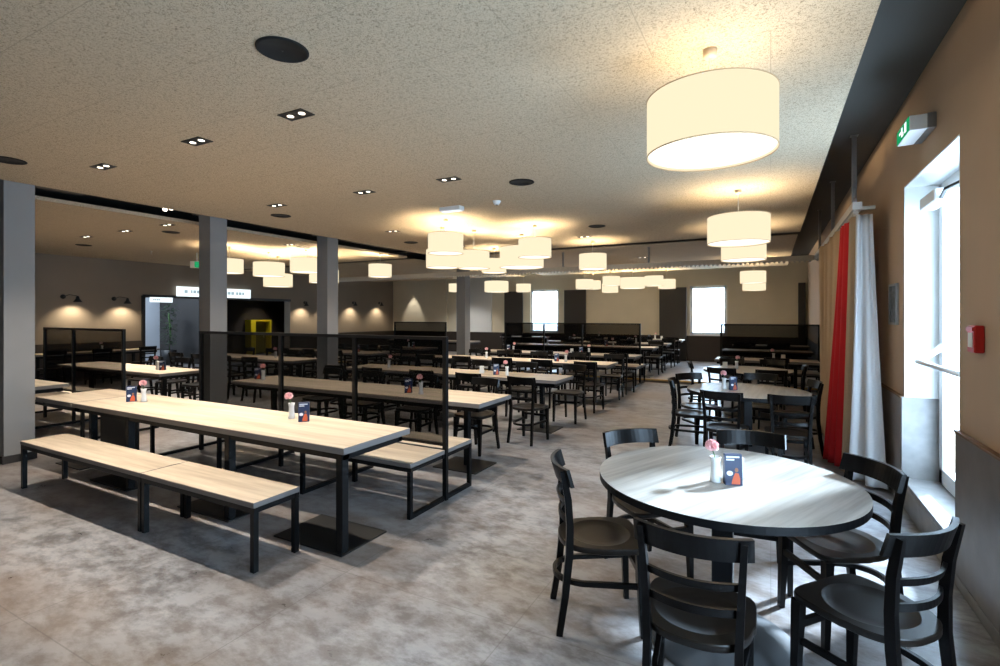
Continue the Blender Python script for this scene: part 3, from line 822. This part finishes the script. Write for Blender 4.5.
for i, y in enumerate((2.60, 4.62, 7.0, 9.2)):
    for x in (-3.1, -4.32, -5.88):
        if y == 7.0 and x != -5.88: continue
        put_down(f'black twin downlight in main ceiling, {ORD[i]} row from front, {names_x[x]}', x, y, GD, (1.12, .42, .5, .5)[i])
for i, y in enumerate((13.2, 15.6)):
    for x, nm in ((-2.9, 'right'), (-6.2, 'left')):
        put_down(f'twin downlight above raised floor, {"nearer" if i == 0 else "further"} {nm} one', x, y, GD, .8)
for i, x in enumerate((-8.74, -10.03, -11.4)):
    put_down(f'twin downlight in left ceiling, {ORD[i]} from second column', x, 4.77, 'twin downlights in the left ceiling', 1.5)
put_down('twin downlight in left ceiling, near the third column', -8.9, 7.3, 'twin downlights in the left ceiling', 1.2)
put_down('added twin downlight by the back wall right of the fourth column', -11.1, 17.0, 'twin downlights in the main ceiling', .9, (.85, .93, 1.0))  # cool downlight added to brighten the wall section behind the fourth column
PSL = Proto(lambda: (lambda t: (MB().box(-.16, .16, -.03, .03, -.03, 0).build('track', 'black', t), [MB().lathe([(0, -.075), (.026, -.075), (.03, -.03), (0, -.03)], 16, c=(x, 0, 0)).build('lamp_head', 'lens', t) for x in (-.08, .08)], t)[2])(thing('ceiling_slot_light', '', 'downlight')))
PSL.put('pair of small lights in the black ceiling recess before second column', (-7.95, 4.35, CZ + .16))

def speaker():
    t = thing('ceiling_speaker', '', 'speaker')
    MB().lathe([(.14, 0), (.14, -.006), (.126, -.010), (.124, -.007), (0.0005, -.007)], 40).build('grille', 'speaker', t)
    MB().lathe([(.006, -.007), (.004, -.011), (0.0005, -.011)], 10).build('badge', 'panel_dark', t)
    return t
PSP = Proto(speaker)
for lab_, x, y in [('round black ceiling speaker nearest the camera, top of picture', -2.41, 1.93), ('round black ceiling speaker right of middle, nearer one', -2.45, 5.10), ('round black ceiling speaker right of middle, further one', -2.55, 8.2),
                   ('round black ceiling speaker cut off at left picture edge', -6.44, 2.06), ('round black ceiling speaker right of the second column', -6.43, 5.12), ('round black ceiling speaker right of the third column', -6.46, 8.25),
                   ('round black ceiling speaker in left ceiling by the second column', -9.43, 5.21), ('round black ceiling speaker in left ceiling, furthest left', -12.79, 5.3), ('round black ceiling speaker between drum lamps and third column', -9.0, 7.75)]:
    PSP.put(lab_, (x, y, CZ), 0, 'round black ceiling speakers')
sd = thing('smoke_detector', 'small white smoke detector on the ceiling, middle', 'smoke detector', (-3.14, 5.79, CZ))
MB().lathe([(.0, -.05), (.03, -.05), (.045, -.03), (.05, -.012), (.055, 0)], 24).build('housing', 'white', sd)
MB().lathe([(.0, -.056), (.012, -.056), (.014, -.05)], 12).build('sensor', 'panel_dark', sd)
el = thing('ceiling_emergency_light', 'white box emergency light on the ceiling above left lamp cluster', 'emergency light', (-3.86, 5.82, CZ + .002), .0)
MB().box(-.17, .17, -.06, .06, -.06, 0, .008).build('housing', 'white', el); MB().box(-.15, .15, -.045, .045, -.066, -.061).build('lens', 'sign_white', el)
sp = thing('ceiling_sprinkler', 'small sprinkler head on the left ceiling', 'sprinkler', (-12.61, 6.53, CZ + .002))
MB().lathe([(.03, 0), (.03, -.012), (.012, -.016), (.010, -.06), (.0, -.06)], 16).build('body', 'chrome', sp); MB().lathe([(0, -.075), (.022, -.075), (.024, -.07), (0, -.066)], 16).build('deflector', 'chrome', sp)

# wall lamps on the left wall
def wall_lamp(label, y, z, ys):
    t = thing('wall_lamp', label, 'wall lamp', (XL, y, z), 0, 'black wall lamps on the left wall')
    MB().lathe([(0, 0), (.055, 0), (.055, .02), (.0, .025)], 24, axis='X').build('wall_plate', 'black', t)
    s = ys
    MB().sweep([(.02, 0, 0), (.15, s * .12, .05), (.30, s * .28, .02)], .014, .014, n=8).build('arm', 'black', t)
    MB().lathe([(.012, .02), (.03, .0), (.04, -.05), (.095, -.13), (.090, -.13), (.03, -.04), (.0, -.01)], 28, c=(.31, s * .30, 0)).build('lamp_shade', 'black', t)
    MB().lathe([(0.0005, -.06), (.03, -.08), (.034, -.105), (.0005, -.128)], 16, c=(.31, s * .30, 0)).build('bulb', 'bulb', t)
    L = bpy.data.lights.new('lamp_beam', 'SPOT'); L.energy = WALLSPOT; L.color = (1, .84, .60); L.spot_size = math.radians(125); L.spot_blend = .8; L.shadow_soft_size = .03
    lo = bpy.data.objects.new('lamp_beam', L); COL.objects.link(lo); lo.parent = t; lo.location = (.30, s * .30, -.14); lo.rotation_euler = (0, math.radians(18), 0)
wall_lamp('black swing arm wall lamp, leftmost, left of the opening', 5.95, 2.11, .6)
wall_lamp('black swing arm wall lamp, second, beside the opening', 7.05, 2.09, .6)
wall_lamp('black wall lamp right of the opening, first one', 13.3, 2.13, -.6)
wall_lamp('black wall lamp just left of the third column', 14.45, 2.15, -.6)
wall_lamp('black wall lamp just right of the third column', 15.8, 2.18, -.6)
wall_lamp('black wall lamp furthest right before the corner', 17.4, 2.2, -.6)

# ================================================================== SIGNS AND WALL FIXTURES
def lit_sign(name, label, y0, y1, z0, z1, marks):
    t = thing(name, label, 'sign', (XL + .1, (y0 + y1) / 2, (z0 + z1) / 2))
    w, h = (y1 - y0) / 2, (z1 - z0) / 2
    MB().box(-.04, 0, -w, w, -h, h, .004).build('panel', 'sign_white', t)
    mb = MB()
    for a, b in marks: mb.box(0.0005, .003, -w + a * 2 * w, -w + b * 2 * w, -h * .30, h * .32)
    mb.build('lettering', 'sign_ink', t)
    MB().box(-.1, -.041, -w * .5, w * .5, -.02, .02).build('bracket', 'black', t)
    return t
lit_sign('lit_sign', 'long lit white sign above the opening, behind second column', 8.62, 11.0, 2.21, 2.50, [(.09, .13), (.17, .19), (.20, .235), (.245, .28), (.29, .31), (.63, .65), (.66, .70), (.71, .75), (.78, .81), (.82, .86), (.87, .90)])
lit_sign('lit_sign', 'small lit white sign at the left top of the opening', 7.90, 8.50, 2.02, 2.16, [(.12, .18), (.2, .26), (.28, .36), (.38, .44)])
es = thing('exit_sign', 'green exit sign box on the taupe wall above the door', 'exit sign', (XR, 4.546, 2.958))
MB().box(-.05, 0, 0, .39, 0, .11, .004).build('mounting_plate', 'galv', es)
MB().box(-.150, -.0505, .0, .39, .0, .106, .003).build('housing', 'white', es)
MB().box(-.155, -.1505, .004, .386, .004, .102).build('green_face', 'green', es)
mb = MB(); mb.box(-.158, -.1555, .07, .12, .02, .088); mb.box(-.158, -.1555, .19, .22, .02, .085); mb.box(-.158, -.1555, .22, .29, .05, .066); mb.box(-.158, -.1555, .16, .19, .02, .045)
mb.build('pictogram', 'sign_white', es)
es2 = thing('exit_sign', 'small green exit sign hanging left of the second column', 'exit sign', (-12.0, 7.22, 2.85), math.radians(59))
MB().box(-.14, .14, -.02, .02, -.08, .08, .004).build('housing', 'white', es2)
MB().box(-.05, .13, -.0235, -.0205, -.07, .07).build('green_face', 'green', es2)
MB().sweep([(0, 0, .08), (0, 0, .283)], .02, .02, n=8).build('hanger', 'white', es2)
fa = thing('fire_alarm', 'red fire alarm call point on wall right of the door', 'fire alarm', (XR, 3.70, 1.515))
MB().box(-.045, 0, -.058, .058, -.075, .075, .006).build('housing', 'red', fa)
MB().box(-.048, -.0455, -.035, .035, -.045, .035).build('glass_plate', 'paper', fa)
MB().box(-.052, -.0455, -.05, .05, .045, .065).build('hood', 'red', fa)
pf = thing('framed_notice', 'small framed notice on the wall between curtain and door', 'picture', (XR, 5.90, 1.75))
mb = MB()
for q in ((-.17, -.15, -.19, .19), (.15, .17, -.19, .19), (-.15, .15, .17, .19), (-.15, .15, -.19, -.17)): mb.box(-.02, 0, q[0], q[1], q[2], q[3])
mb.build('frame', 'galv', pf); MB().box(-.01, -.001, -.15, .15, -.17, .17).build('print', 'picture', pf)
ns = thing('wall_notice', 'pale notice on the left wall beside the nearest column', 'notice', (XL, 4.25, 1.28))
MB().box(0.001, .012, -.25, .25, -.2, .2).build('sheet', 'paper', ns)

# curtain rail
RZ = 2.70
cr = thing('curtain_rail', 'pale metal curtain rail hung across the room and along right wall', 'curtain rail', (0, 0, 0))
mb = MB(); RY = 11.25
mb.box(-12.4, .80, RY - .035, RY + .035, RZ, RZ + .085); mb.box(.72, .80, 6.12, RY - .035, RZ, RZ + .075); mb.box(.80, .91, 6.14, 6.20, RZ, RZ + .03)
mb.build('track', 'rail', cr)
def comb(a, b, pitch, along_x, fixed):
    """one toothed strip below the track"""
    pts = [(a, RZ)]; x = a + .02
    lower = []
    while x < b - .05:
        lower += [(x, RZ - .012), (x, RZ - .042), (x + .034, RZ - .042), (x + .034, RZ - .012)]; x += pitch
    out = [(a, RZ), (a, RZ - .012)] + lower + [(b, RZ - .012), (b, RZ)]
    mb = MB(); f0 = []; f1 = []
    for u, z in out:
        p, q = ((u, fixed - .02, z), (u, fixed + .02, z)) if along_x else ((fixed - .02, u, z), (fixed + .02, u, z))
        f0.append(mb.bm.verts.new(p)); f1.append(mb.bm.verts.new(q))
    mb.bm.faces.new(f0); mb.bm.faces.new(f1[::-1])
    for k in range(len(out)):
        l = (k + 1) % len(out); mb.bm.faces.new((f0[k], f1[k], f1[l], f0[l]))
    return mb
comb(-12.3, .72, .085, True, RY).build('toothed_strip', 'rail', cr)
comb(6.2, 11.1, .10, False, .76).build('toothed_strip', 'rail', cr)
def strut(x, y):
    mb = MB(); top = ROOF if x > .5 else CZ
    mb.box(x - .02, x - .016, y - .02, y + .02, RZ + .05, top); mb.box(x + .016, x + .02, y - .02, y + .02, RZ + .05, top)
    z = RZ + .05
    mb.box(x - .016, x + .016, y + .016, y + .02, RZ + .05, top)
    while z < top - .04:
        mb.box(x - .016, x + .016, y - .02, y - .016, z, z + .03); z += .06
    mb.box(x - .035, x + .035, y - .035, y + .035, top - .006, top)
    mb.build('strut', 'galv', cr)
for x, y in ((.76, 6.34), (.76, 8.37), (.76, 10.5), (-2.34, RY), (-4.32, RY), (-6.3, RY), (-10.2, RY)): strut(x, y)

def curtain(name, label, mat, top, bot, folds, amp_t, amp_b, z0=.03, z1=RZ - .046, seed=0):
    rr = random.Random(seed); n = folds * 10; rows = 24
    def along(poly, t):
        L = [0]
        for a, b in zip(poly, poly[1:]): L.append(L[-1] + math.hypot(b[0] - a[0], b[1] - a[1]))
        d = t * L[-1]
        for i in range(len(poly) - 1):
            if d <= L[i + 1] + 1e-9:
                k = (d - L[i]) / max(1e-9, L[i + 1] - L[i]); a, b = poly[i], poly[i + 1]
                nx, ny = (b[1] - a[1]), -(b[0] - a[0]); l = math.hypot(nx, ny)
                return (a[0] + (b[0] - a[0]) * k, a[1] + (b[1] - a[1]) * k, nx / l, ny / l)
    ph = [0.0] * (folds + 2); fa = [rr.uniform(.45, 1.15) for _ in range(folds + 2)]
    pts = []
    for r in range(rows + 1):
        v = r / rows; row = []
        for i in range(n + 1):
            t = i / n
            tx, ty, ax, ay = along(top, t); bx, by, cx, cy = along(bot, t)
            s = v ** 1.15
            x = tx + (bx - tx) * s; y = ty + (by - ty) * s; nx = ax + (cx - ax) * s; ny = ay + (cy - ay) * s
            amp = amp_t + (amp_b - amp_t) * v
            f = folds * t; w = math.sin(2 * PI * f + ph[int(f)] * v)
            w = math.copysign(abs(w) ** .8, w) * fa[int(f)]
            row.append((x + nx * amp * w, y + ny * amp * w, z1 + (z0 - z1) * v))
        pts.append(row)
    mb = MB(); mb.grid_faces(pts, False)
    o = mb.build(name, mat)
    md = o.modifiers.new('thickness', 'SOLIDIFY'); md.thickness = .004; md.offset = 0
    return tag(o, label, 'curtain', 'curtains on the rail by the right wall')
curtain('curtain', 'white curtain bunched nearest the camera by the exit door', 'white_cloth', [(.89, 6.17), (.83, 6.17), (.755, 6.17)], [(.955, 5.84), (.86, 5.84), (.71, 6.14)], 2, .026, .06, seed=1)
curtain('curtain', 'narrow beige curtain between the white and the red curtain', 'beige_cloth', [(.76, 6.24), (.76, 6.52)], [(.705, 6.22), (.665, 6.40)], 3, .03, .03, seed=2)
curtain('curtain', 'red curtain hanging between two beige curtains', 'red_cloth', [(.74, 6.58), (.74, 7.05)], [(.665, 6.42), (.545, 6.80)], 3, .045, .05, seed=3)
curtain('curtain', 'wide beige curtain, furthest back on the rail', 'beige_cloth', [(.74, 7.12), (.74, 9.05)], [(.63, 6.86), (.68, 8.5)], 8, .10, .06, seed=4)

# yellow door panels and plant in the entrance
yd = thing('yellow_cabinet', 'bright yellow cabinet in the dark entrance, right of second column', 'cabinet', (XE + .02, 14.15, 0))
mb = MB(); mb.box(0, .40, -.48, -.26, 0, 1.46, .004); mb.build('side_panel', 'yellow', yd)
MB().box(0, .40, .42, .49, 0, 1.46, .004).build('side_panel', 'yellow', yd); MB().box(0, .40, -.258, .418, 1.40, 1.46).build('top_panel', 'yellow', yd)
MB().box(0.05, .12, -.258, .418, .05, 1.398).build('door', 'olive', yd); MB().box(.121, .14, .30, .33, .7, .86).build('handle', 'chrome', yd)
L = bpy.data.lights.new('added_cabinet_light', 'SPOT'); L.energy = 120; L.color = (1, .95, .85); L.spot_size = math.radians(50); L.spot_blend = .6; L.shadow_soft_size = .05  # spot added to brighten the yellow cabinet, no fixture built
o = bpy.data.objects.new('added_cabinet_light', L); COL.objects.link(o); o.location = (XE + 1.6, 14.15, ROOF - .1); o.rotation_euler = (0, math.radians(25), 0)
pl = thing('potted_plant', 'tall dark green potted plant in the lit entrance', 'plant', (XL - 2.3, 9.72, 0))
MB().lathe([(0, 0), (.17, 0), (.22, .5), (.20, .5), (.19, .44), (0, .44)], 24).build('pot', 'pot', pl)
MB().sweep([(0, 0, .4), (.03, .02, 1.0), (-.02, 0, 1.7)], .05, .05, n=8).build('stem', 'stem', pl)
mb = MB(); rr = random.Random(5)
for q in range(260):
    z = rr.uniform(.65, 2.0); r = rr.uniform(.03, .25) * (1 - .25 * abs(z - 1.3)); a = rr.uniform(0, 2 * PI)
    c = Vector((r * math.cos(a), r * math.sin(a), z)); d = Vector((math.cos(a), math.sin(a), rr.uniform(-.7, .5))).normalized()
    s = d.cross(Vector((0, 0, 1))).normalized() * rr.uniform(.02, .035); l = rr.uniform(.10, .19)
    vs = [mb.bm.verts.new(c), mb.bm.verts.new(c + d * l * .5 + s), mb.bm.verts.new(c + d * l), mb.bm.verts.new(c + d * l * .5 - s)]
    mb.bm.faces.new(vs)
o = mb.build('leaves', 'leaf', pl)

# ================================================================== LIGHT
w = bpy.data.worlds.new('daylight'); sc.world = w; w.use_nodes = True
bg = w.node_tree.nodes['Background']; bg.inputs['Color'].default_value = (.54, .76, 1.0, 1); bg.inputs['Strength'].default_value = SKY
def portal(loc, rot, sx, sy):
    L = bpy.data.lights.new('sky_portal', 'AREA'); L.shape = 'RECTANGLE'; L.size = sx; L.size_y = sy; L.energy = 1
    L.cycles.is_portal = True
    o = bpy.data.objects.new('sky_portal', L); COL.objects.link(o); o.location = loc; o.rotation_euler = rot
for a, b in ((DY0, DY1), (WY0, WY1)):
    portal((XR + TH + .02, (a + b) / 2, (DZ0 + DZ1) / 2), (PI / 2, 0, PI / 2), b - a, DZ1 - DZ0)
for a, b, z0, z1 in holes:
    portal(((a + b) / 2, YB + .31, (z0 + z1) / 2), (-PI / 2, 0, 0), b - a, z1 - z0)
S = bpy.data.lights.new('sun', 'SUN'); S.energy = SUN; S.angle = math.radians(5); S.color = (.64, .82, 1.0)
so = bpy.data.objects.new('sun', S); COL.objects.link(so); so.location = (6, 8, 6)
so.rotation_euler = Vector((.60, .80, .56)).to_track_quat('Z', 'Y').to_euler()
# added area light that gives the entrance its bluish brightness
L = bpy.data.lights.new('added_entrance_light', 'AREA'); L.shape = 'RECTANGLE'; L.size = .8; L.size_y = .8; L.energy = 110; L.color = (.72, .85, 1.0)
o = bpy.data.objects.new('added_entrance_light', L); COL.objects.link(o); o.location = (XL - 2.6, 8.2, ROOF - .1)
# spotlight washing the far cream wall
L = bpy.data.lights.new('wall_washer', 'SPOT'); L.energy = 70; L.color = (1, .92, .8); L.spot_size = math.radians(50); L.spot_blend = .5; L.shadow_soft_size = .04
o = bpy.data.objects.new('wall_washer', L); COL.objects.link(o); o.location = (-14.2, 17.9, CZ - .06); o.rotation_euler = (math.radians(10), 0, 0)

sc.view_settings.view_transform = 'Standard'; sc.view_settings.look = 'None'
sc.view_settings.exposure = EXPOSURE; sc.view_settings.gamma = 1.0; sc.view_settings.use_curve_mapping = False
sc.cycles.use_denoising = True
sc.cycles.max_bounces = 8; sc.cycles.diffuse_bounces = 5; sc.cycles.transparent_max_bounces = 24
sc.cycles.sample_clamp_indirect = 6.0
